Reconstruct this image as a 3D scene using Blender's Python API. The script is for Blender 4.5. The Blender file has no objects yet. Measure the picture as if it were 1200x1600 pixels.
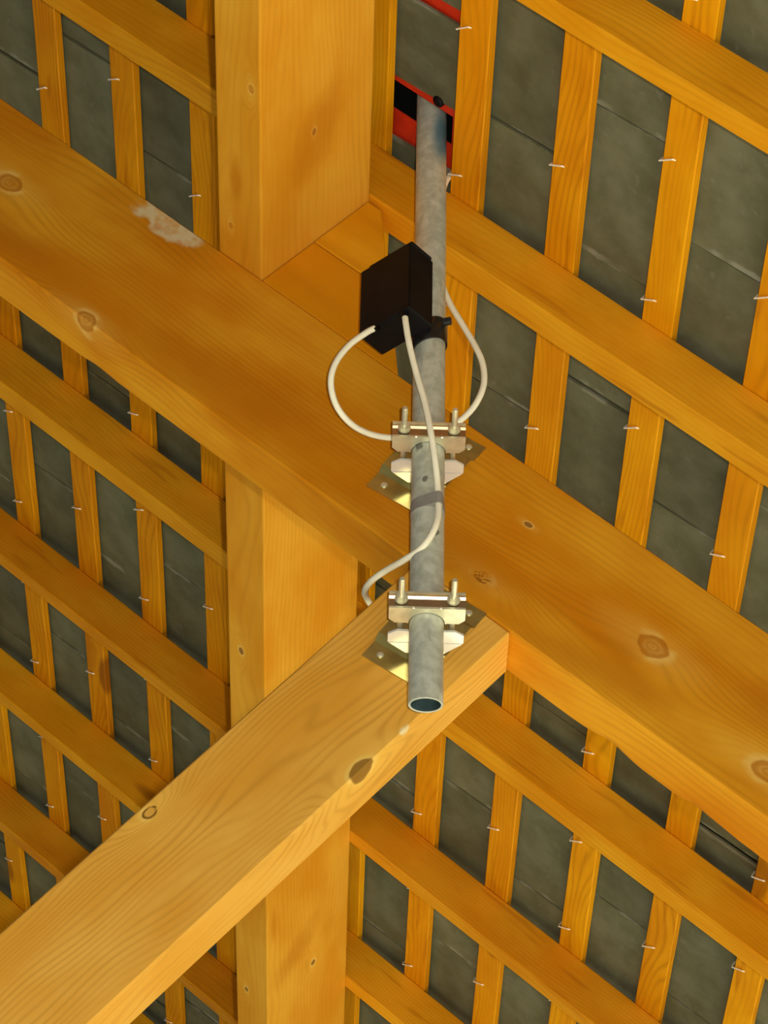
import bpy, bmesh, math, random
from mathutils import Vector, Matrix
random.seed(7)
scene = bpy.context.scene
COL = scene.collection

# ------------------------------------------------------------------ camera
EYE = Vector((0.0, 0.0, 1.6))                     # eye height above the floor
PITCH, YAW, ROLL = math.radians(39.8), math.radians(0.645), math.radians(1.28)
fw = Vector((math.sin(YAW) * math.cos(PITCH), math.cos(YAW) * math.cos(PITCH), math.sin(PITCH)))
rt = Vector((math.cos(YAW), -math.sin(YAW), 0.0))
up = rt.cross(fw)
cr, sr = math.cos(ROLL), math.sin(ROLL)
rt, up = cr * rt + sr * up, -sr * rt + cr * up
cam = bpy.data.cameras.new('camera')
cam.sensor_fit = 'VERTICAL'
cam.sensor_height = 36.0
FPX = 4700.0
cam.lens = FPX / 1600.0 * 36.0
cam.clip_start = 0.05
camo = bpy.data.objects.new('camera', cam)
COL.objects.link(camo)
camo.matrix_world = Matrix(((rt.x, up.x, -fw.x, EYE.x), (rt.y, up.y, -fw.y, EYE.y), (rt.z, up.z, -fw.z, EYE.z), (0, 0, 0, 1)))
scene.camera = camo

# ------------------------------------------------------------------ world, lights, exposure
world = bpy.data.worlds.new('world')
scene.world = world
world.use_nodes = True
bg = world.node_tree.nodes['Background']
bg.inputs[0].default_value = (1.0, 0.97, 0.90, 1)
bg.inputs[1].default_value = 0.10

def lamp(name, kind, loc, target, energy, color, size, size_y=None):
    l = bpy.data.lights.new(name, kind)
    l.energy = energy
    l.color = color
    if kind == 'AREA':
        l.size = size
        if size_y:
            l.shape = 'RECTANGLE'
            l.size_y = size_y
    else:
        l.shadow_soft_size = size
    o = bpy.data.objects.new(name, l)
    COL.objects.link(o)
    o.location = loc
    o.rotation_euler = (Vector(target) - Vector(loc)).to_track_quat('-Z', 'Y').to_euler()
    return o

# added sun for the unseen floor; the roof is lit by what the floor throws back
sun = lamp('added_sun', 'SUN', (6, 1, 8), (0.0, 2.5, 0.0), 12.0, (1.0, 0.97, 0.88), 0.01)
sun.data.angle = 0.01
# the camera's own flash, just right of the lens
lamp('camera_flash', 'POINT', (0.07, -0.02, 1.64), (0, 1, 1), 215, (1.0, 0.97, 0.90), 0.018)

vs = scene.view_settings
vs.view_transform = 'Standard'
vs.look = 'None'
vs.gamma = 1.0
vs.use_curve_mapping = False
vs.exposure = 0.16

# ------------------------------------------------------------------ roof frame
S = math.radians(41.7)
U = Vector((-math.cos(S), 0, math.sin(S)))        # up the slope
N = Vector((-math.sin(S), 0, -math.cos(S)))       # out of the slope, into the room
EY = Vector((0, 1, 0))                            # along the laths

def P(u, n, y):
    return EYE + u * U + n * N + y * EY

def in_view(p, m=60):
    d = p - EYE
    z = d.dot(fw)
    if z < 0.1:
        return False
    x = 600 + FPX * d.dot(rt) / z
    y = 800 - FPX * d.dot(up) / z
    return -m < x < 1200 + m and -m < y < 1600 + m

# ------------------------------------------------------------------ node helpers
class X:
    """a socket with arithmetic"""
    nt = None
    def __init__(s, v): s.v = v
    @staticmethod
    def m(op, *a):
        nd = X.nt.nodes.new('ShaderNodeMath')
        nd.operation = op
        for i, q in enumerate(a):
            q = q.v if isinstance(q, X) else q
            if isinstance(q, (int, float)):
                nd.inputs[i].default_value = q
            else:
                X.nt.links.new(q, nd.inputs[i])
        return X(nd.outputs[0])
    def __add__(s, o): return X.m('ADD', s, o)
    __radd__ = __add__
    def __sub__(s, o): return X.m('SUBTRACT', s, o)
    def __rsub__(s, o): return X.m('SUBTRACT', o, s)
    def __mul__(s, o): return X.m('MULTIPLY', s, o)
    __rmul__ = __mul__
    def __truediv__(s, o): return X.m('DIVIDE', s, o)

def smooth(x, a, b):
    nd = X.nt.nodes.new('ShaderNodeMapRange')
    nd.interpolation_type = 'SMOOTHSTEP'
    X.nt.links.new(x.v, nd.inputs[0])
    nd.inputs[1].default_value = a
    nd.inputs[2].default_value = b
    return X(nd.outputs[0])

def combine(x, y, z):
    nd = X.nt.nodes.new('ShaderNodeCombineXYZ')
    for i, q in enumerate((x, y, z)):
        if isinstance(q, X):
            X.nt.links.new(q.v, nd.inputs[i])
        else:
            nd.inputs[i].default_value = q
    return nd.outputs[0]

def noise(vec, scale, detail=3.0, rough=0.5):
    nd = X.nt.nodes.new('ShaderNodeTexNoise')
    X.nt.links.new(vec, nd.inputs['Vector'])
    nd.inputs['Scale'].default_value = scale
    nd.inputs['Detail'].default_value = detail
    nd.inputs['Roughness'].default_value = rough
    return X(nd.outputs[0])

def mix(fac, a, b, mode='MIX'):
    nd = X.nt.nodes.new('ShaderNodeMix')
    nd.data_type = 'RGBA'
    nd.blend_type = mode
    if isinstance(fac, X):
        X.nt.links.new(fac.v, nd.inputs[0])
    else:
        nd.inputs[0].default_value = fac
    for i, q in ((6, a), (7, b)):
        if isinstance(q, tuple):
            nd.inputs[i].default_value = (*q, 1)
        else:
            X.nt.links.new(q, nd.inputs[i])
    return nd.outputs[2]

def new_mat(name):
    m = bpy.data.materials.new(name)
    m.use_nodes = True
    X.nt = m.node_tree
    return m, m.node_tree.nodes['Principled BSDF']

def obj_coords(rnd=True):
    nt = X.nt
    tc = nt.nodes.new('ShaderNodeTexCoord')
    sp = nt.nodes.new('ShaderNodeSeparateXYZ')
    nt.links.new(tc.outputs['Object'], sp.inputs[0])
    oi = nt.nodes.new('ShaderNodeObjectInfo')
    return X(sp.outputs[0]), X(sp.outputs[1]), X(sp.outputs[2]), X(oi.outputs['Random'])

def set_bump(b, h, strength, dist):
    bp = X.nt.nodes.new('ShaderNodeBump')
    bp.inputs['Strength'].default_value = strength
    bp.inputs['Distance'].default_value = dist
    X.nt.links.new(h.v, bp.inputs['Height'])
    X.nt.links.new(bp.outputs[0], b.inputs['Normal'])

LIGHT, MID, DEEP = (0.80, 0.395, 0.020), (0.69, 0.265, 0.003), (0.57, 0.170, 0.001)

KFACE = {('spruce_main_beam', 'xy'): 0.039, ('spruce_strut', 'xy'): -0.038, ('spruce_purlin', 'xy'): -0.0385, ('spruce_purlin', 'xz'): 0.103}

def wood(name, knots=(), patches=(), stains=(), vary=0.45, bend=0.10, rings=90.0, tone=0.5, contrast=0.35, small=0.0, light=LIGHT, mid=MID, deep=DEEP, blotch=6.0):
    """planed spruce; grain along object x.  knots: (axes, a, b, radius, kind) in object coordinates"""
    m, b = new_mat(name)
    x, y, z, r = obj_coords()
    off = r * 37.0
    wv = combine(x * 0.5 + off, y * 2.0, z * 2.0)
    warp = noise(wv, 3.0, 2.0)
    field = y * rings + z * (rings * 0.6) + (warp - 0.5) * (rings * bend + 8.0)
    masks = []
    for (ax, ka, kb, rad, kind) in knots:
        p, q = {'xy': (x, y), 'xz': (x, z), 'zy': (z, y)}[ax]
        side = {'xy': z, 'xz': y, 'zy': x}[ax]
        dx, dy = p - ka, q - kb
        wob = (noise(combine(x * 1.0, y * 1.0, z * 1.0), 40.0, 2.0) - 0.5) * (rad * 0.7)
        sx = 0.55 if kind != 'hole' else 0.45
        ds = side - KFACE.get((name, ax), 0.0)
        d = X.m('SQRT', dx * dx * sx + dy * dy * 1.2 + ds * ds * 0.35) + wob
        ell = X.m('SQRT', dx * dx * 0.10 + dy * dy * 0.9 + ds * ds * 0.3)
        field = field + X.m('EXPONENT', ell * ell * (-1.0 / (rad * 2.0) ** 2)) * (rings * 0.035)
        masks.append((d, ell, rad, kind))
    fine = noise(combine(x * 2.0 + off, y * 60.0, z * 60.0), 3.0, 2.0, 0.6)
    sn = X.m('SINE', field) * 0.5 + 0.5
    sn = X.m('POWER', sn, 2.6) * (0.25 + smooth(noise(combine(x * 0.8 + off * 1.3, y * 5.0, z * 5.0), 4.0, 2.0), 0.30, 0.66))
    big = noise(combine(x * 1.1 + off, y * 2.6, z * 2.6), blotch, 3.0, 0.55)
    tonev = smooth(big, 0.30, 0.72)
    c = mix(tonev, deep, light)
    c = mix(vary, c, mid)
    c = mix((1.0 - tone) * 1.0, c, mid) if tone < 1 else c
    c = mix(sn * contrast, c, tuple(q * 0.62 for q in deep))
    c = mix(fine * 0.16, c, tuple(min(1, q * 1.12) for q in light))
    for (d, ell, rad, kind) in masks:
        halo = (1.0 - smooth(ell, rad * 0.5, rad * 2.2)) * 0.30
        c = mix(halo, c, (0.84, 0.48, 0.07))
        rim = (1.0 - smooth(d, rad * 1.10, rad * 1.65)) * smooth(noise(combine(x, y, z), 28.0, 2.0), 0.36, 0.56)
        c = mix(rim * 0.55, c, (0.86, 0.56, 0.14))
        core = 1.0 - smooth(d, rad * 0.85, rad * 1.05)
        ring = core * smooth(d, rad * 0.62, rad * 0.9)
        if kind == 'ring':
            c = mix(core * 0.7, c, (0.62, 0.30, 0.05))
            c = mix(core * smooth(d, rad * 0.55, rad * 0.78) * smooth(noise(combine(x, y, z), 90.0, 2.0), 0.30, 0.48) * 0.85, c, (0.12, 0.045, 0.006))
        elif kind == 'hole':
            c = mix(core * 0.85, c, (0.22, 0.09, 0.012))
        elif kind == 'bark':
            sp = noise(combine(x, y, z), 300.0, 2.0)
            c = mix(core * smooth(sp, 0.42, 0.6), c, (0.20, 0.085, 0.01))
        else:
            inner = X.m('SINE', d * (16.0 / rad) + noise(combine(x, y, z), 60.0, 3.0) * 6.0) * 0.5 + 0.5
            c = mix(core * (0.55 + 0.25 * inner), c, (0.50, 0.185, 0.008))
            c = mix(ring * 0.5, c, (0.40, 0.12, 0.006))
    for (ax, ka, kb, la, lb, ang) in patches:         # pale, rough scuffs and mould
        p, q = {'xy': (x, y), 'xz': (x, z), 'zy': (z, y)}[ax]
        dx, dy = p - ka, q - kb
        ca, sa = math.cos(ang), math.sin(ang)
        a1, b1 = (dx * ca + dy * sa) / la, (dy * ca - dx * sa) / lb
        ds = (side_of(ax, x, y, z) - KFACE.get((name, ax), 0.0)) / max(lb, 0.012)
        d = X.m('SQRT', a1 * a1 + b1 * b1 + ds * ds) + (noise(combine(x, y, z), 45.0, 3.0) - 0.5) * 1.1
        spk = noise(combine(x, y, z), 70.0, 3.0)
        c = mix((1.0 - smooth(d, 0.75, 1.05)) * (0.35 + 0.5 * smooth(spk, 0.35, 0.6)), c, (0.74, 0.60, 0.32))
    for (ax, ka, kb, la, lb, ang) in stains:          # darker, resinous streaks
        p, q = {'xy': (x, y), 'xz': (x, z), 'zy': (z, y)}[ax]
        dx, dy = p - ka, q - kb
        ca, sa = math.cos(ang), math.sin(ang)
        a1, b1 = (dx * ca + dy * sa) / la, (dy * ca - dx * sa) / lb
        ds = (side_of(ax, x, y, z) - KFACE.get((name, ax), 0.0)) / 0.02
        d = X.m('SQRT', a1 * a1 + b1 * b1 + ds * ds) + (noise(combine(x, y * 2.0, z * 2.0), 14.0, 3.0) - 0.5) * 0.9
        c = mix((1.0 - smooth(d, 0.2, 1.15)) * 0.5, c, (0.48, 0.150, 0.002))
    if small:
        nt = X.nt
        vo = nt.nodes.new('ShaderNodeTexVoronoi')
        vo.inputs['Scale'].default_value = 1.0
        nt.links.new(combine(x * 2.1 + off, y * 7.0 + off, z * 7.0), vo.inputs['Vector'])
        dd = X(vo.outputs['Distance'])
        c = mix((1.0 - smooth(dd, small * 0.6, small)) * 0.8, c, (0.30, 0.09, 0.004))
        st = noise(combine(x * 1.2 + off * 2.0, y * 11.0, z * 11.0), 5.0, 2.0)
        c = mix(smooth(st, 0.60, 0.74) * 0.45, c, (0.40, 0.105, 0.002))
    hs = X.nt.nodes.new('ShaderNodeHueSaturation')
    X.nt.links.new(c, hs.inputs['Color'])
    X.nt.links.new((0.90 + r * 0.2).v, hs.inputs['Value'])
    X.nt.links.new((0.494 + r * 0.012).v, hs.inputs['Hue'])
    X.nt.links.new(hs.outputs[0], b.inputs['Base Color'])
    b.inputs['Roughness'].default_value = 0.55
    b.inputs['Specular IOR Level'].default_value = 0.10
    set_bump(b, sn * 0.3 + fine * 0.7, 0.12, 0.002)
    return m

def side_of(ax, x, y, z):
    return {'xy': z, 'xz': y, 'zy': x}[ax]

def plain(name, col, rough=0.5, metal=0.0, spec=0.5, var=0.0, vs_=30.0, bump=0.0):
    m, b = new_mat(name)
    x, y, z, r = obj_coords()
    nz = noise(combine(x + r * 9.0, y, z), vs_, 4.0)
    c = mix(smooth(nz, 0.3, 0.7), tuple(q * (1 - var) for q in col), tuple(min(1, q * (1 + var)) for q in col))
    X.nt.links.new(c, b.inputs['Base Color'])
    b.inputs['Roughness'].default_value = rough
    b.inputs['Metallic'].default_value = metal
    b.inputs['Specular IOR Level'].default_value = spec
    if bump:
        set_bump(b, nz, bump, 0.001)
    return m

def slate_mat():
    m, b = new_mat('slate')
    x, y, z, r = obj_coords()
    off = r * 51.0
    a = noise(combine(x + off, y, z), 14.0, 5.0, 0.6)
    s2 = noise(combine(x * 9.0 + off, y * 1.5, z), 7.0, 3.0)
    g = noise(combine(x + off, y + off, z), 60.0, 3.0)
    c = mix(smooth(a, 0.25, 0.75), (0.088, 0.088, 0.044), (0.150, 0.150, 0.088))
    c = mix(smooth(s2, 0.5, 0.75) * 0.4, c, (0.110, 0.125, 0.055))
    c = mix(smooth(g, 0.62, 0.75) * 0.35, c, (0.19, 0.19, 0.15))
    # pale chipped margins
    ex = X.m('ABSOLUTE', x + (r - 0.5) * 0.012)
    chip = smooth(ex + (noise(combine(x * 0.3, y, z), 55.0, 3.0) - 0.5) * 0.012, 0.1165, 0.1215)
    c = mix(chip * smooth(noise(combine(x * 0.1 + off, y + off, z), 16.0, 2.0), 0.48, 0.62) * 0.7, c, (0.27, 0.27, 0.20))
    hs = X.nt.nodes.new('ShaderNodeHueSaturation')
    X.nt.links.new(c, hs.inputs['Color'])
    X.nt.links.new((0.80 + r * 0.35).v, hs.inputs['Value'])
    X.nt.links.new(hs.outputs[0], b.inputs['Base Color'])
    b.inputs['Roughness'].default_value = 0.6
    b.inputs['Specular IOR Level'].default_value = 0.3
    set_bump(b, a * 0.6 + g * 0.4, 0.35, 0.003)
    return m

def galvanised():
    m, b = new_mat('galvanised_steel')
    x, y, z, r = obj_coords()
    a = noise(combine(x, y, z), 70.0, 4.0, 0.6)
    s2 = noise(combine(x * 3.0, y * 3.0, z * 0.6), 30.0, 3.0)
    c = mix(smooth(a, 0.3, 0.7), (0.42, 0.44, 0.34), (0.60, 0.62, 0.50))
    c = mix(smooth(s2, 0.60, 0.74) * 0.35, c, (0.20, 0.21, 0.16))
    # a few dark handling marks on the room side of the tube, and bluish daylight spill painted in near the roof
    for (mx, mz, rx, rz) in ((-0.012, 0.372, 0.005, 0.008), (-0.004, 0.318, 0.004, 0.006), (0.010, 0.240, 0.004, 0.007)):
        dx, dz = (x - mx) / rx, (z - mz) / rz
        d = X.m('SQRT', dx * dx + dz * dz) + (noise(combine(x, y, z), 150.0, 3.0) - 0.5) * 1.6
        front = 1.0 - smooth(y, -0.01, 0.0)
        c = mix((1.0 - smooth(d, 0.7, 1.1)) * front * 0.75, c, (0.06, 0.06, 0.05))
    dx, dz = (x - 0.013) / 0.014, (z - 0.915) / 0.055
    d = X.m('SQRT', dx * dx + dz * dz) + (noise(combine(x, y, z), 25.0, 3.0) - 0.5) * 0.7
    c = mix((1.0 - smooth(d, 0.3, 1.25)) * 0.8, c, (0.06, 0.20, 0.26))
    X.nt.links.new(c, b.inputs['Base Color'])
    b.inputs['Metallic'].default_value = 0.12
    b.inputs['Roughness'].default_value = 0.38
    set_bump(b, a, 0.15, 0.001)
    return m

# ------------------------------------------------------------------ mesh helpers
def obj(name, bm, mat, parent=None, mw=None, smooth_sh=False):
    me = bpy.data.meshes.new(name)
    bmesh.ops.recalc_face_normals(bm, faces=bm.faces)
    bm.to_mesh(me)
    bm.free()
    me.materials.append(mat)
    if smooth_sh:
        for p in me.polygons:
            p.use_smooth = True
        me.set_sharp_from_angle(angle=math.radians(38))
    o = bpy.data.objects.new(name, me)
    COL.objects.link(o)
    if mw is not None:
        o.matrix_world = mw
    if parent is not None:
        adopt(o, parent)
    return o

def world_of(o):
    m = o.matrix_basis.copy()
    while o.parent is not None:
        m = o.parent.matrix_basis @ m
        o = o.parent
    return m

def adopt(o, parent):
    """parent o, keeping its place"""
    w = o.matrix_basis.copy()
    o.parent = parent
    o.matrix_basis = world_of(parent).inverted() @ w
    return o

def tag(o, label=None, cat=None, group=None, kind=None):
    if label: o['label'] = label
    if cat: o['category'] = cat
    if group: o['group'] = group
    if kind: o['kind'] = kind
    return o

def empty(name, loc):
    o = bpy.data.objects.new(name, None)
    o.empty_display_size = 0.05
    COL.objects.link(o)
    o.location = loc
    return o

def frame(origin, ax, ay, az):
    return Matrix(((ax.x, ay.x, az.x, origin.x), (ax.y, ay.y, az.y, origin.y), (ax.z, ay.z, az.z, origin.z), (0, 0, 0, 1)))

def box_bm(sx, sy, sz, bevel=0.0, seg=1, cx=0, cy=0, cz=0, bm=None):
    own = bm is None
    bm = bm or bmesh.new()
    r = bmesh.ops.create_cube(bm, size=1.0)
    for v in r['verts']:
        v.co = Vector((v.co.x * sx + cx, v.co.y * sy + cy, v.co.z * sz + cz))
    if bevel:
        es = list({e for v in r['verts'] for e in v.link_edges})
        bmesh.ops.bevel(bm, geom=es, offset=bevel, segments=seg, affect='EDGES', profile=0.6)
    return bm

def prism_bm(pts, axis_vec, bevel=0.0, bm=None):
    """closed polygon extruded along axis_vec"""
    bm = bm or bmesh.new()
    a = [bm.verts.new(Vector(p)) for p in pts]
    b = [bm.verts.new(Vector(p) + axis_vec) for p in pts]
    k = len(pts)
    bm.faces.new(a)
    bm.faces.new(b[::-1])
    for i in range(k):
        bm.faces.new((a[i], b[i], b[(i + 1) % k], a[(i + 1) % k]))
    if bevel:
        bmesh.ops.bevel(bm, geom=list(bm.edges), offset=bevel, segments=1, affect='EDGES')
    return bm

def tube_bm(pts, r, sides=8, bm=None, cap=True):
    bm = bm or bmesh.new()
    pts = [Vector(p) for p in pts]
    t0 = (pts[1] - pts[0]).normalized()
    ref = t0.orthogonal().normalized()
    rings = []
    for i, p in enumerate(pts):
        t = (pts[min(i + 1, len(pts) - 1)] - pts[max(i - 1, 0)]).normalized()
        ref = (ref - t * ref.dot(t)).normalized()
        bi = t.cross(ref)
        rr = r[i] if isinstance(r, (list, tuple)) else r
        rings.append([bm.verts.new(p + rr * (math.cos(2 * math.pi * k / sides) * ref + math.sin(2 * math.pi * k / sides) * bi)) for k in range(sides)])
    for a, b in zip(rings, rings[1:]):
        for k in range(sides):
            bm.faces.new((a[k], a[(k + 1) % sides], b[(k + 1) % sides], b[k]))
    if cap:
        bm.faces.new(rings[0][::-1])
        bm.faces.new(rings[-1])
    return bm

def spline(ctrl, step=8):
    c = [Vector(p) for p in ctrl]
    c = [2 * c[0] - c[1]] + c + [2 * c[-1] - c[-2]]
    out = []
    for i in range(1, len(c) - 2):
        p0, p1, p2, p3 = c[i - 1:i + 3]
        for k in range(step):
            t = k / step
            out.append(0.5 * ((2 * p1) + (p2 - p0) * t + (2 * p0 - 5 * p1 + 4 * p2 - p3) * t * t + (3 * p1 - p0 - 3 * p2 + p3) * t ** 3))
    out.append(c[-2])
    return out

# ------------------------------------------------------------------ materials
M_RAFTER = wood('spruce_rafter', small=0.13, tone=0.8, contrast=0.20, rings=800)
M_LATH = wood('spruce_lath', small=0.15, tone=0.8, contrast=0.36, rings=1000, light=(0.82, 0.37, 0.006), mid=(0.73, 0.288, 0.002))
M_BLOCK_A = wood('spruce_block_deep', tone=0.4, contrast=0.2, rings=120, light=(0.70, 0.27, 0.012))
M_BLOCK_B = wood('spruce_block_pale', tone=0.7, contrast=0.2, rings=120)
M_SLATE = slate_mat()
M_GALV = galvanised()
M_BORE = plain('dark_pipe_bore', (0.045, 0.075, 0.075), 0.6, 0, 0.2, 0.3, 40)  # darker teal-grey for the inner wall of the pipe
M_ZINC = plain('zinc_plated_steel', (0.82, 0.77, 0.53), 0.30, 0.65, 0.5, 0.10, 60)
M_ZINC_GLARE = plain('zinc_plate_glare', (0.95, 0.94, 0.84), 0.25, 0.35, 0.5, 0.03, 60)  # near-white base paints in the blown-out reflection on saddle and gusset
M_ZINC_DULL = plain('dull_zinc_plate', (0.50, 0.42, 0.14), 0.34, 0.85, 0.5, 0.15, 50)
M_BRONZE = plain('bronze_toned_zinc', (0.50, 0.38, 0.22), 0.28, 0.9, 0.5, 0.1, 50)
M_STEEL = plain('bright_steel_wire', (0.95, 0.90, 0.74), 0.35, 0.15, 0.6)
M_BLACK = plain('black_plastic', (0.005, 0.0045, 0.005), 0.5, 0, 0.15, 0.3, 40)
M_TAPE = plain('black_rubber_band', (0.010, 0.010, 0.010), 0.28, 0, 0.6, 0.3, 120, 0.4)
M_GTAPE = plain('grey_tape', (0.27, 0.25, 0.21), 0.5, 0, 0.4, 0.1, 60)
M_CABLE = plain('cream_cable', (0.95, 0.89, 0.66), 0.5, 0, 0.25, 0.04, 40)
M_RED = plain('red_sheet', (0.62, 0.030, 0.006), 0.5, 0, 0.4, 0.12, 30)
M_VOID = plain('black_rubber_boot', (0.004, 0.004, 0.004), 0.8, 0, 0.1)
M_FLOOR = plain('unseen_floor_concrete', (0.48, 0.475, 0.38), 0.85, 0, 0.3, 0.15, 3, 0.2)

# ------------------------------------------------------------------ setting: floor and roof covering
fl = obj('floor', box_bm(9.0, 9.0, 0.1, 0, 1, 2.6, 4.4, -0.05), M_FLOOR)  # unseen floor, sized and toned to bounce sunlight up at the roof
tag(fl, 'unseen plain grey concrete floor that bounces sunlight up at the roof', kind='structure')

ceiling = empty('ceiling', P(2.0, -2.25, 4.0))
tag(ceiling, 'slate roof covering on thin orange laths, seen from below', kind='structure')
C2, CT = -2.232, -2.246                            # inner and outer faces of the laths
LATH0, PITCH_L, LATH_W = 1.346, 0.1655, 0.0505
ROOF = (U, N, -EY)

def lath_u(i):                                     # upslope edge of lath i
    return LATH0 + PITCH_L * i

laths = {}
for i in range(-3, 14):
    uc = lath_u(i) - LATH_W / 2
    ys = [y for y in [1.4 + 0.05 * k for k in range(150)] if in_view(P(uc, C2, y), 160)]
    if not ys:
        continue
    y0, y1 = ys[0] - 0.25, ys[-1] + 0.25
    ln = y1 - y0
    mw = frame(P(uc, (C2 + CT) / 2, (y0 + y1) / 2), -EY, N, U)      # x along the lath
    o = obj('lath', box_bm(ln, C2 - CT, LATH_W + random.uniform(-.001, .001), 0.0015), M_LATH, ceiling, mw)
    laths[i] = o

# slates: one row per gap between two laths, the head on the upper lath, the tail riding over the row below
SW, SL = 0.2485, 0.390
TILT = 0.0062 / PITCH_L
def slate_mesh():
    bm = bmesh.new()
    nx, ny = 5, 4
    hw, hl, th = SW / 2 - 0.0015, SL / 2, 0.0046
    top, bot = [], []
    for j in range(ny + 1):
        for i in range(nx + 1):
            x = -hw + 2 * hw * i / nx + (random.uniform(-.0012, .0012) if i in (0, nx) else 0)
            y = -hl + 2 * hl * j / ny + (random.uniform(-.002, .002) if j in (0, ny) else 0)
            edge = 0.0014 if i in (0, nx) or j in (0, ny) else 0.0
            bot.append(bm.verts.new((x, y, th / 2 - edge + random.uniform(-.0005, .0005))))
            top.append(bm.verts.new((x, y, -th / 2)))
    w = nx + 1
    for j in range(ny):
        for i in range(nx):
            a = j * w + i
            bm.faces.new((bot[a], bot[a + 1], bot[a + w + 1], bot[a + w]))
            bm.faces.new((top[a], top[a + w], top[a + w + 1], top[a + 1]))
    rim = [i for i in range(w)] + [j * w + nx for j in range(1, ny + 1)] + [ny * w + i for i in range(nx - 1, -1, -1)] + [j * w for j in range(ny - 1, 0, -1)]
    for a, c in zip(rim, rim[1:] + rim[:1]):
        bm.faces.new((bot[a], top[a], top[c], bot[c]))
    bmesh.ops.recalc_face_normals(bm, faces=bm.faces)
    me = bpy.data.meshes.new('slate')
    bm.to_mesh(me)
    bm.free()
    me.materials.append(M_SLATE)
    return me
SLATES = [slate_mesh() for _ in range(6)]
cinv = world_of(ceiling).inverted()
hooks = []
ax_y = (U + TILT * N).normalized()                 # up the slate: its tail lies further out
ax_z = (N - TILT * U).normalized()

def add_slate(g, ya, yb, ln=SL):
    head = lath_u(g + 1) + 0.006
    yc = (ya + yb) / 2
    c = P(head, CT - 0.0035, yc) - ax_y * (ln / 2) + N * random.uniform(-.0008, .0004)
    o = bpy.data.objects.new('slate', random.choice(SLATES))
    COL.objects.link(o)
    rz = random.uniform(-.004, .004)
    m = frame(c, EY, -ax_y, EY.cross(-ax_y))
    o.parent = ceiling
    m = m @ Matrix.Rotation(rz, 4, 'Z') @ Matrix.Rotation(random.uniform(-.014, .014), 4, 'Y')
    o.matrix_basis = cinv @ m @ Matrix.Diagonal((abs(yb - ya) / SW, ln / SL, 1, 1))

def make_hook(i, y):
    if i not in laths:
        return
    e = lath_u(i) + 0.0015
    j = random.uniform(-.004, .004)
    pts = [P(e + 0.006, CT + 0.0005, y + 0.010), P(e + 0.0035, CT + 0.012, y + 0.006), P(e + 0.001, C2 + 0.0022, y + 0.001),
           P(e - 0.018, C2 + 0.0022, y - 0.0115 + j), P(e - 0.0215, C2 - 0.001, y - 0.0100 + j)]
    o = obj('hook', tube_bm(pts, 0.00115, 5), M_STEEL)
    adopt(o, laths[i])

for g in range(-4, 13):
    base = 2.647 if g % 2 == 0 else 2.521
    um = lath_u(g + 1) - 0.1
    for k in range(-6, 22):
        ya = base + SW * k
        yb = ya + SW
        vis = any(in_view(P(uu, CT, yy), 110) for uu in (lath_u(g) - 0.02, um, lath_u(g + 1)) for yy in (ya, (ya + yb) / 2, yb))
        if not vis:
            continue
        near_pipe = g in (4, 5) and yb > 2.46 and ya < 2.86
        if g == 3 and abs(ya - 2.521) < 0.01:      # a narrow slate, then the opening for the pipe
            add_slate(g, 2.536, 2.683)
        else:
            add_slate(g, ya + (0.022 if g == 3 and abs(ya - 2.7695) < 0.01 else 0), yb - (0.006 if g == 3 and abs(yb - 2.521) < 0.01 else 0),
                      {4: 0.200, 5: 0.300}[g] if near_pipe else SL)
        if in_view(P(lath_u(g), C2, ya), 0):
            jy = random.uniform(-.006, .006)
            make_hook(g, ya + jy)

# ------------------------------------------------------------------ rafters (across the laths, up the slope)
CR = -2.154                                        # their lower edge
rafter_info = [
    (2.335, 0.034, 'orange rafter crossing the top right corner, nearest to the viewer'),
    (2.850, 0.048, 'orange rafter just above the broad main beam, crossing behind the grey pipe'),
    (3.350, 0.045, 'orange rafter directly behind the broad main beam, hidden by it from below'),
    (3.850, 0.045, 'orange rafter just below the broad main beam, emerging under the tip of the strut'),
    (4.352, 0.034, 'orange rafter second below the main beam, meeting the lower right of the strut'),
    (4.832, 0.036, 'orange rafter third below the main beam, crossing low beside the knot ring of the strut'),
    (5.340, 0.036, 'orange rafter fourth below the main beam, in the lower left behind the strut'),
    (5.840, 0.036, 'orange rafter fifth below the main beam, peeping over the strut at lower left'),
]
for (yr, w, lab) in rafter_info:
    us = [u_ for u_ in [0.6 + 0.05 * k for k in range(60)] if in_view(P(u_, CR, yr), 140) or in_view(P(u_, C2, yr), 140)]
    if not us:
        continue
    u0, u1 = us[0] - 0.2, us[-1] + 0.2
    mw = frame(P((u0 + u1) / 2, (CR + C2) / 2, yr - w / 2), U, N, -EY)
    o = obj('rafter', box_bm(u1 - u0, CR - C2, w, 0.002), M_RAFTER, None, mw)
    tag(o, lab, 'beam', 'rafters under the laths')

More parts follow.
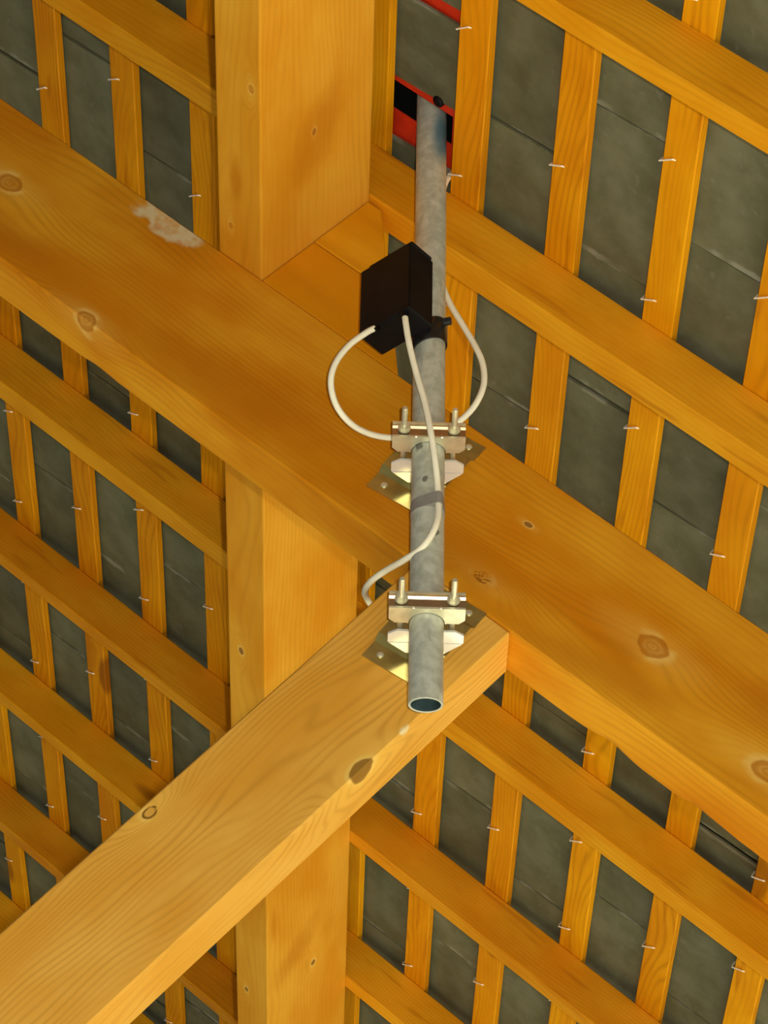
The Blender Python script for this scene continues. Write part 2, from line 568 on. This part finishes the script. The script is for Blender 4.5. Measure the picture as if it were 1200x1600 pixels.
# ------------------------------------------------------------------ principal rafter, strut, purlin, cleat
Y0, TH = 2.810, 0.078
PT, PB = -1.948, -1.738
pu0, pu1 = 0.55, 2.75
puc, pnc = (pu0 + pu1) / 2, (PT + PB) / 2
zf = TH / 2
M_PRINC = wood('spruce_main_beam', tone=0.9, vary=0.2, contrast=0.24, rings=760, blotch=4.0,
    knots=[('xy', 1.167 - puc, -1.837 - pnc, 0.0165, 'knot'), ('xy', 2.281 - puc, -1.843 - pnc, 0.015, 'knot'),
           ('xy', 2.026 - puc, -1.741 - pnc, 0.013, 'knot'), ('xy', 1.379 - puc, -1.776 - pnc, 0.010, 'bark'),
           ('xy', 0.957 - puc, -1.790 - pnc, 0.016, 'knot'), ('xy', 1.394 - puc, -1.876 - pnc, 0.004, 'hole')],
    stains=[('xy', 1.80 - puc, -1.79 - pnc, 0.22, 0.05, 0.12), ('xy', 2.22 - puc, -1.775 - pnc, 0.16, 0.035, 0.0), ('xy', 1.45 - puc, -1.775 - pnc, 0.17, 0.045, 0.1), ('xy', 1.19 - puc, -1.765 - pnc, 0.13, 0.03, 0.2), ('xy', 0.985 - puc, -1.86 - pnc, 0.09, 0.05, 0.0)],
    patches=[('xy', 2.072 - puc, -1.940 - pnc, 0.062, 0.030, 0.0)])
def beam_with_wane(ln, hh, th):
    """squared beam along x; its rear lower arris (y+, z-) keeps some bark-side wane"""
    bm = bmesh.new()
    k = 150
    rr = random.Random(3)
    lumps = [(0.505, 0.032, 0.0095), (0.635, 0.014, 0.007), (0.66, 0.03, 0.004), (0.30, 0.04, 0.003), (-0.36, 0.03, 0.004)]
    rows = []
    for i in range(k + 1):
        x = -ln / 2 + ln * i / k
        w = 0.002 + rr.uniform(0, 0.0007)
        for (c0, sg, am) in lumps:
            t = (x + c0) / sg
            w += am * math.exp(-t * t) * (1.0 if t < 0.4 else 0.6)
        e = 0.0025
        hy, hz_ = hh / 2, th / 2
        sec = [(-hy + e, hz_), (hy - e, hz_), (hy, hz_ - e), (hy, -hz_ + 1.5 * w), (hy - 0.25 * w, -hz_ + 0.6 * w), (hy - 0.9 * w, -hz_), (-hy + e, -hz_), (-hy, -hz_ + e), (-hy, hz_ - e)]
        rows.append([bm.verts.new((x, y, z)) for y, z in sec])
    m_ = len(rows[0])
    for a, b in zip(rows, rows[1:]):
        for q in range(m_):
            bm.faces.new((a[q], a[(q + 1) % m_], b[(q + 1) % m_], b[q]))
    bm.faces.new(rows[0])
    bm.faces.new(rows[-1][::-1])
    return bm
princ = obj('main_beam', beam_with_wane(pu1 - pu0, PB - PT, TH), M_PRINC, None, frame(P(puc, pnc, Y0 + TH / 2), U, N, -EY))
tag(princ, 'broad sloping orange beam with round knots, carrying the purlin and the upper bracket', 'beam')

A = math.radians(1.7)
TD = N * math.cos(A) - U * math.sin(A)             # down along the strut
TW = U * math.cos(A) + N * math.sin(A)
w0, w1 = 1.249, 1.4005
t_top, t_end = -1.766, -0.62
tc = (t_top + t_end) / 2
wc = (w0 + w1) / 2
M_STRUT = wood('spruce_strut', bend=0.2, tone=0.9, vary=0.3, contrast=0.32, rings=820, blotch=4.0, light=(0.80, 0.43, 0.085), mid=(0.71, 0.325, 0.04), deep=(0.62, 0.24, 0.015),
    knots=[('xy', -1.307 - tc, 1.388 - wc, 0.0085, 'ring'), ('xy', -1.511 - tc, 1.2485 - wc, 0.0125, 'hole')],
    patches=[('xy', -1.585 - tc, 1.251 - wc, 0.010, 0.004, 0.0)])
STH = 0.0765
# the upper end is cut to lie under the main beam's lower edge
def tw_pt(t, w):
    return t * TD + w * TW
def strut_top(w):                                   # t where the strut meets n = PB
    # n = t*cos A + w*sin A
    return (PB - w * math.sin(A)) / math.cos(A) + 0.0006
sm = frame(EYE + tc * TD + wc * TW + (Y0 + STH / 2) * EY, TD, TW, TD.cross(TW))
bm = prism_bm([(t_end - tc, w0 - wc, -STH / 2), (t_end - tc, w1 - wc, -STH / 2), (strut_top(w1) - tc, w1 - wc, -STH / 2), (strut_top(w0) - tc, w0 - wc, -STH / 2)], Vector((0, 0, STH)), 0.0025)
strut = obj('strut', bm, M_STRUT, None, sm)
tag(strut, 'pale orange strut rising from lower left to butt under the broad main beam', 'beam')

qu0, qu1 = 1.915, 1.992
qn0, qn1 = -2.154, PT
qy0, qy1 = 1.75, 6.2
qyc = (qy0 + qy1) / 2
M_PURLIN = wood('spruce_purlin', tone=0.85, contrast=0.14, rings=700, blotch=3.5, light=(0.80, 0.43, 0.05), mid=(0.70, 0.31, 0.010),
    knots=[('xy', qyc - 2.615, -2.045 - (qn0 + qn1) / 2, 0.0042, 'hole'), ('xy', qyc - 4.64, -2.065 - (qn0 + qn1) / 2, 0.006, 'hole'),
           ('xz', qyc - 3.654, 1.965 - (qu0 + qu1) / 2, 0.0055, 'hole'), ('xz', qyc - 4.65, 1.967 - (qu0 + qu1) / 2, 0.005, 'hole'),
           ('xz', qyc - 2.75, 1.97 - (qu0 + qu1) / 2, 0.004, 'knot'), ('xz', qyc - 2.49, 1.93 - (qu0 + qu1) / 2, 0.005, 'knot')],
    stains=[('xy', qyc - 4.55, -2.02 - (qn0 + qn1) / 2, 0.10, 0.045, -0.7), ('xy', qyc - 2.62, -2.05 - (qn0 + qn1) / 2, 0.10, 0.05, -0.6), ('xy', qyc - 4.40, -1.965 - (qn0 + qn1) / 2, 0.06, 0.010, 0.0), ('xz', qyc - 2.66, 1.96 - (qu0 + qu1) / 2, 0.05, 0.014, 0.0)])
pur = obj('purlin', box_bm(qy1 - qy0, qn1 - qn0, qu1 - qu0, 0.0025, 2), M_PURLIN, None, frame(P((qu0 + qu1) / 2, (qn0 + qn1) / 2, qyc), -EY, N, U))
tag(pur, 'thick upright orange purlin running away behind the main beam, under the rafters', 'beam')

cle = empty('cleat', P(1.85, PT, Y0 + 0.04))
tag(cle, 'wedge shaped wooden cleat of two boards holding the purlin on the main beam', 'cleat')
def hyp(n_):                                       # the cleat's plumb-cut end
    return 1.675 + (1.893 - 1.675) * (PT - n_) / (PT + 2.153)
jn = -2.046
CU = qu0 - 0.0008
lo = [P(CU, PT - 0.0006, Y0 + 0.0015), P(hyp(PT), PT - 0.0006, Y0 + 0.0015), P(hyp(jn), jn, Y0 + 0.0015), P(CU, jn, Y0 + 0.0015)]
hi = [P(CU, jn - 0.0008, Y0 + 0.0005), P(hyp(jn), jn - 0.0008, Y0 + 0.0005), P(hyp(-2.150), -2.150, Y0 + 0.0005), P(CU, -2.150, Y0 + 0.0005)]
for nm, pts, mt in (('lower_board', lo, M_BLOCK_A), ('upper_board', hi, M_BLOCK_B)):
    cen = sum(pts, Vector()) / 4
    mw = frame(cen, U, N, -EY)
    inv = mw.inverted()
    obj(nm, prism_bm([inv @ p for p in pts], Vector((0, 0, -0.072)), 0.0015), mt, cle, mw)

# ------------------------------------------------------------------ grey pipe
PX, PY = 0.0826, 2.740
ZB = 2.0015 + 1.6
pipe_len = 1.03
bm = bmesh.new()
NS = 40
def ring(r, z, tilt=0.0, bm=bm):
    return [bm.verts.new((r * math.cos(2 * math.pi * k / NS), r * math.sin(2 * math.pi * k / NS), z + tilt * r * math.sin(2 * math.pi * k / NS))) for k in range(NS)]
T = math.tan(math.radians(11))
rs = [ring(0.0172, pipe_len), ring(0.0172, 0.02), ring(0.0172, 0.0006, T), ring(0.0178, 0, T), ring(0.0195, 0, T), ring(0.0200, 0.0007, T), ring(0.0200, 0.02), ring(0.0200, pipe_len)]

for a, b_ in zip(rs, rs[1:]):
    for k in range(NS):
        bm.faces.new((a[k], a[(k + 1) % NS], b_[(k + 1) % NS], b_[k]))
for k in range(NS):
    bm.faces.new((rs[-1][k], rs[-1][(k + 1) % NS], rs[0][(k + 1) % NS], rs[0][k]))
pipe = empty('pipe', (PX, PY, ZB))
tag(pipe, 'upright galvanised grey pipe clamped by two brackets and passing out through the roof', 'pipe')
for f_ in bm.faces:
    if all(math.hypot(v.co.x, v.co.y) < 0.0175 for v in f_.verts):
        f_.material_index = 1
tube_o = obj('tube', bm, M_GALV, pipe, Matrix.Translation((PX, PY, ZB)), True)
tube_o.data.materials.append(M_BORE)

# ------------------------------------------------------------------ pipe brackets
def bracket(zc, dx, label):
    """zc: height of the clamp's lower flange; everything else hangs on that"""
    cx = PX
    root = empty('pipe_bracket', (cx, Y0, zc))
    tag(root, label, 'bracket', 'zinc plated pipe brackets')
    hw = 0.0440
    H = 0.0245
    t = 0.0028
    yf, yb = 2.712, 2.739
    # clamp bridge: a channel across the front of the pipe, flanges cut out round it
    bm = bmesh.new()
    prof = [(yf + 0.0012, 0.0), (yf + 0.0020, 0.015), (yf, 0.0178), (yf + 0.0005, 0.0205), (yf + 0.006, H)]
    prof2 = [(yf + 0.0012 + t, t), (yf + 0.002 + t, 0.015), (yf + t, 0.0178), (yf + 0.004, 0.0190), (yf + 0.0085, H - t)]
    outer = [[bm.verts.new((s * hw, y, z)) for (y, z) in prof] for s in (-1, 1)]
    inner = [[bm.verts.new((s * hw, y, z)) for (y, z) in prof2] for s in (-1, 1)]
    k = len(prof)
    for i in range(k - 1):
        bm.faces.new((outer[0][i], outer[1][i], outer[1][i + 1], outer[0][i + 1]))
        bm.faces.new((inner[0][i], inner[0][i + 1], inner[1][i + 1], inner[1][i]))
        for s in (0, 1):
            bm.faces.new((outer[s][i], outer[s][i + 1], inner[s][i + 1], inner[s][i]))
    bm.faces.new((outer[0][0], inner[0][0], inner[1][0], outer[1][0]))
    bm.faces.new((outer[0][-1], outer[1][-1], inner[1][-1], inner[0][-1]))
    W = Matrix.Translation((cx, 0, zc))
    obj('clamp_bridge', bm, M_BRONZE, root, W)
    def flange(z):
        pts = [(-hw, yf - .0005), (-hw, yb - 0.007), (-hw + 0.007, yb)]
        pts += [(-0.0232, yb)]
        for a in range(0, 13):
            th = math.pi - math.pi * a / 12
            rr = 0.0212
            pts.append((rr * math.cos(th), 2.740 - rr * math.sin(th)))
        pts += [(0.0232, yb), (hw - 0.007, yb), (hw, yb - 0.007), (hw, yf - .0005)]
        # two halves keep the concave outline clean
        bm = bmesh.new()
        for s in (-1, 1):
            half = [p for p in pts if p[0] * s >= -1e-6]
            mid = (0.0, yf - .0005)
            poly = half + [mid] if s < 0 else [mid] + half
            poly = [(x, y, z) for (x, y) in poly]
            a = [bm.verts.new(p) for p in poly]
            b = [bm.verts.new((p[0], p[1], p[2] + t)) for p in poly]
            n_ = len(a)
            cu = sum((v.co for v in a), Vector()) / n_
            # fan strips between the outline and the front edge
            bm.faces.new(a)
            bm.faces.new(b[::-1])
            for i in range(n_):
                j = (i + 1) % n_
                if abs(poly[i][0]) < 1e-6 and abs(poly[j][0]) < 1e-6:
                    continue
                bm.faces.new((a[i], b[i], b[j], a[j]))
        bmesh.ops.triangulate(bm, faces=[f for f in bm.faces if len(f.verts) > 4])
        return bm
    obj('flange', flange(-0.0004), M_ZINC, root, W)
    obj('flange', flange(H - t - 0.0002), M_ZINC, root, W)
    # two small pressed teeth on the flange's front edge
    for s in (-1, 1):
        obj('tooth', box_bm(0.0032, 0.0022, 0.0036, 0.0006, 1, s * 0.0155, yf - 0.0008, 0.0004), M_ZINC, root, W)
    # saddle behind the pipe
    def saddle_plate(z, th):
        pts = [(-hw, 2.776), (-hw, 2.762), (-hw + 0.010, 2.755), (-0.021, 2.755), (-0.0165, 2.7605), (0.0, 2.7625), (0.0165, 2.7605), (0.021, 2.755), (hw - 0.010, 2.755), (hw, 2.762), (hw, 2.776)]
        return prism_bm([(x, y, z) for x, y in pts], Vector((0, 0, th)))
    obj('saddle_plate', saddle_plate(0.0, t), M_ZINC_GLARE, root, W)
    obj('saddle_web', box_bm(2 * hw, t, H - t - 0.0004, 0, 1, 0, 2.7747, H / 2 + t / 2), M_ZINC_DULL, root, W)
    # gusset from the saddle back to the wall plate
    g = [(-hw + 0.001, 2.7775), (hw - 0.001, 2.7775), (0.0225, 2.7965), (-0.0225, 2.7965)]
    obj('gusset', prism_bm([(x, y, 0.0) for x, y in g], Vector((0, 0, t))), M_ZINC_GLARE, root, W)
    # hat-shaped wall plate, laid along the slope
    ang = math.radians(-34.5)
    e1 = Vector((math.cos(ang), 0, math.sin(ang)))
    e2 = Vector((-math.sin(ang), 0, math.cos(ang)))
    cen = Vector((cx + dx, 0, zc + 0.0365))
    HL = 0.0415
    L = [(-0.0690, 0.0), (-0.0430, 0.0), (-0.0350, -0.0085), (0.0350, -0.0085), (0.0430, 0.0), (0.0690, 0.0)]
    bm = bmesh.new()
    tt = 0.0022
    rows = []
    for s in (-1, 1):
        fr = [bm.verts.new(cen + e1 * (s * HL) + e2 * a + Vector((0, Y0 - tt + d - 0.0004, 0))) for a, d in L]
        bk = [bm.verts.new(cen + e1 * (s * HL) + e2 * a + Vector((0, Y0 + d - 0.0004, 0))) for a, d in L]
        rows.append((fr, bk))
    for i in range(len(L) - 1):
        bm.faces.new((rows[0][0][i], rows[1][0][i], rows[1][0][i + 1], rows[0][0][i + 1]))
        bm.faces.new((rows[0][1][i], rows[0][1][i + 1], rows[1][1][i + 1], rows[1][1][i]))
        for fr, bk in rows:
            bm.faces.new((fr[i], fr[i + 1], bk[i + 1], bk[i]))
    for i in (0, len(L) - 1):
        bm.faces.new((rows[0][0][i], rows[0][1][i], rows[1][1][i], rows[1][0][i]))
    wp = obj('wall_plate', bm, M_ZINC_DULL, root)
    # screws in the two flanges
    for s, a in ((-0.024, -0.056), (0.024, 0.057), (0.024, -0.056), (-0.024, 0.057)):
        c = cen + e1 * s + e2 * a + Vector((0, Y0 - tt, 0))
        bm = bmesh.new()
        tube_bm([c + Vector((0, 0.0003, 0)), c + Vector((0, -0.0016, 0)), c + Vector((0, -0.0026, 0))], [0.0045, 0.0042, 0.0022], 12, bm)
        sc = obj('screw', bm, M_ZINC, None, None, False)
        adopt(sc, wp)
    # studs with nut and washer
    for s in (-1, 1):
        x0 = cx + s * 0.0300
        z0 = zc + 0.0125
        st = obj('stud', tube_bm([(x0, 2.774, z0), (x0, 2.676, z0), (x0, 2.6735, z0)], [0.0036, 0.0036, 0.0026], 12), M_ZINC, root, None, True)
        bm = tube_bm([(x0, 2.7118, z0), (x0, 2.7095, z0)], 0.0078, 16)
        adopt(obj('washer', bm, M_ZINC), st)
        bm = tube_bm([(x0, 2.7093, z0), (x0, 2.7035, z0)], 0.0064, 6)
        adopt(obj('nut', bm, M_ZINC), st)
    return root
bracket(2.3780 + 1.6, 0.000, 'upper zinc pipe bracket, screwed to the broad main beam')
bracket(2.1178 + 1.6, 0.000, 'lower zinc pipe bracket, screwed to the pale strut just above the open pipe end')

# ------------------------------------------------------------------ black box on the pipe
zb, zt = 2.5577 + 1.6, 2.676 + 1.6
near = Vector((0.0555, 2.6755, 0))
dl, dr = Vector((-0.74, 0.673, 0)), Vector((0.673, 0.74, 0))
BL, BR = 0.083, 0.0455
corner = near + dl * (BL / 2) + dr * (BR / 2)
jb = empty('junction_box', (corner.x, corner.y, zb))
tag(jb, 'matt black cable box strapped to the grey pipe above the upper bracket', 'box')
mw = frame(Vector((corner.x, corner.y, (zb + zt) / 2)), dl, -dr, Vector((0, 0, 1)))
hz = (zt - zb) / 2
bmb = prism_bm([(-BL / 2, BR / 2, -hz), (-BL / 2, -BR / 2, -hz), (BL / 2, -BR / 2, -hz), (BL / 2, BR / 2, -hz)], Vector((0, 0, 2 * hz - 0.006)), 0.002)
obj('body', bmb, M_BLACK, jb, mw)
obj('lid', box_bm(BL - 0.012, BR - 0.006, 0.006, 0.0015, 1, -0.006, 0, hz - 0.0032), M_BLACK, jb, mw)
# cable glands under the box
for gx, gy in ((0.0152, 2.7151), (0.0498, 2.6885)):
    obj('gland', tube_bm([(gx, gy, zb + 0.002), (gx, gy, zb - 0.006)], 0.0058, 12), M_BLACK, jb, None, True)
# rubber band round the pipe, with its screw lug
def collar(r0, r1, z0, z1, tilt, n=32):
    bm = bmesh.new()
    def rg(r, z):
        return [bm.verts.new((PX + r * math.cos(2 * math.pi * k / n), PY + r * math.sin(2 * math.pi * k / n), z + tilt * math.cos(2 * math.pi * k / n) * 0.02)) for k in range(n)]
    R = [rg(r0, z0), rg(r1 - 0.0006, z0), rg(r1, z0 + 0.001), rg(r1, z1 - 0.001), rg(r1 - 0.0006, z1), rg(r0, z1)]
    for a, b in zip(R, R[1:] + R[:1]):
        for k in range(n):
            bm.faces.new((a[k], a[(k + 1) % n], b[(k + 1) % n], b[k]))
    return bm
sb = obj('strap', collar(0.0204, 0.0226, zb - 0.010, zb + 0.026, 0.35), M_TAPE, jb, None, True)
lug = Vector((PX + 0.0190, PY - 0.012, zb + 0.026))
adopt(obj('strap_screw', tube_bm([lug + Vector((-0.004, 0, 0)), lug + Vector((0.007, -0.003, 0.0)), lug + Vector((0.0078, -0.0032, 0))], [0.0052, 0.0052, 0.0036], 8), M_TAPE), sb)

# ------------------------------------------------------------------ cream cables
Z = lambda z: z + 1.6
def at(px, py, Y):
    """the point of the plane y = Y that lies on a line of sight measured in the photograph"""
    d = fw + rt * ((px - 600) / FPX) - up * ((py - 800) / FPX)
    return EYE + d * (Y / d.y)
CRD = 0.0040
loop = [at(587, 512, 2.7135), at(572, 520, 2.712), at(545, 540, 2.712), at(524, 568, 2.716), at(517, 598, 2.724), at(525, 632, 2.738), at(546, 660, 2.755), at(575, 677, 2.772), at(610, 684, 2.783),
        at(640, 680, 2.7855), at(668, 676, 2.7855), at(700, 668, 2.7855), at(724, 653, 2.780), at(744, 630, 2.772), at(756, 600, 2.768), at(754, 568, 2.766), at(742, 540, 2.766), at(722, 506, 2.768), at(703, 474, 2.770),
        at(690, 440, 2.772), at(682, 390, 2.772), at(684, 330, 2.772), at(695, 288, 2.772), at(703, 275, 2.782), at(707, 269, 2.797)]
o = obj('cable', tube_bm(spline(loop, 7), CRD, 10), M_CABLE, None, None, True)
tag(o, 'cream cable looping left from the box, behind the upper bracket and up beside the pipe', 'cable')
drop = [at(632, 484, 2.6885), at(634, 505, 2.688), at(640, 540, 2.692), at(651, 585, 2.697), at(664, 630, 2.699), at(673, 675, 2.700), at(679, 715, 2.706), at(683, 750, 2.7145), at(684.5, 780, 2.717),
        at(684.5, 805, 2.716), at(677, 830, 2.715), at(659, 856, 2.722), at(630, 876, 2.745), at(602, 892, 2.775), at(580, 908, 2.800), at(570, 924, 2.835), at(575, 938, 2.885), at(584, 952, 2.935), at(600, 985, 2.98)]
o = obj('cable', tube_bm(spline(drop, 7), CRD, 10), M_CABLE, None, None, True)
tag(o, 'cream cable hanging from box down the pipe front, then behind the strut', 'cable')
# grey tape round pipe and cable
ct = at(684.5, 780, 2.717)
bm = bmesh.new()
R1, R2 = 0.0206, 0.0056
angc = math.atan2(ct.y - PY, ct.x - PX)
prof = []
cpts = [(PX + R1 * math.cos(2 * math.pi * k / 48), PY + R1 * math.sin(2 * math.pi * k / 48)) for k in range(48)] + [(ct.x + R2 * math.cos(2 * math.pi * k / 24), ct.y + R2 * math.sin(2 * math.pi * k / 24)) for k in range(24)]
def hull(pts):
    pts = sorted(pts)
    def half(ps):
        h = []
        for p in ps:
            while len(h) > 1 and (h[-1][0] - h[-2][0]) * (p[1] - h[-2][1]) - (h[-1][1] - h[-2][1]) * (p[0] - h[-2][0]) <= 0:
                h.pop()
            h.append(p)
        return h
    a, b = half(pts), half(pts[::-1])
    return a[:-1] + b[:-1]
hp = hull(cpts)
prism_bm([(x, y, ct.z - 0.0085) for x, y in hp], Vector((0, 0, 0.017)), 0, bm)
obj('tape', bm, M_GTAPE, pipe)

# ------------------------------------------------------------------ red flashing round the pipe
fls = empty('pipe_flashing', P(1.92, CT - 0.018, 2.70))
tag(fls, 'red roof flashing with a black rubber boot where the pipe leaves through the slates', 'flashing')
FN = CT - 0.0165
mw = frame(P(1.90, FN, 2.69), U, N, -EY)
def fl_rect(u0, u1, y0, y1, n0=-0.0012, n1=0.0012):
    return box_bm(u1 - u0, n1 - n0, y1 - y0, 0.0004, 1, (u0 + u1) / 2 - 1.90, (n0 + n1) / 2, -((y0 + y1) / 2 - 2.69))
bm = bmesh.new()
HU0, HU1, HY0, HY1 = 1.868, 1.990, 2.703, 2.754
for (a, b, c, d) in ((1.80, 2.03, 2.475, HY0), (1.80, 2.03, HY1, 2.84), (1.80, HU0, HY0, HY1), (HU1, 2.03, HY0, HY1)):
    box_bm(b - a, 0.0022, d - c, 0, 1, (a + b) / 2 - 1.90, 0, -((c + d) / 2 - 2.69), bm)
obj('sheet', bm, M_RED, fls, mw)
bm = bmesh.new()
DP = 0.10
uL, yL = HU1 - HU0 + 0.012, HY1 - HY0 + 0.012
uC, yC = (HU0 + HU1) / 2 - 1.90, -((HY0 + HY1) / 2 - 2.69)
for (sx, sy, sz, cx, cy, cz) in ((0.004, DP, yL + .008, uC - uL / 2, -DP / 2 - 0.003, yC), (0.004, DP, yL + .008, uC + uL / 2, -DP / 2 - 0.003, yC),
                                 (uL, DP, 0.004, uC, -DP / 2 - 0.003, yC - yL / 2), (uL, DP, 0.004, uC, -DP / 2 - 0.003, yC + yL / 2), (uL + .008, 0.004, yL + .008, uC, -DP - 0.003, yC)):
    box_bm(sx, sy, sz, 0, 1, cx, cy, cz, bm)
obj('boot', bm, M_VOID, fls, mw)
c = at(687, 157, 2.683)
obj('stopper', tube_bm([c + N * 0.006, c + N * 0.004, c - N * 0.010], [0.006, 0.0085, 0.0085], 12), M_BLACK, fls)
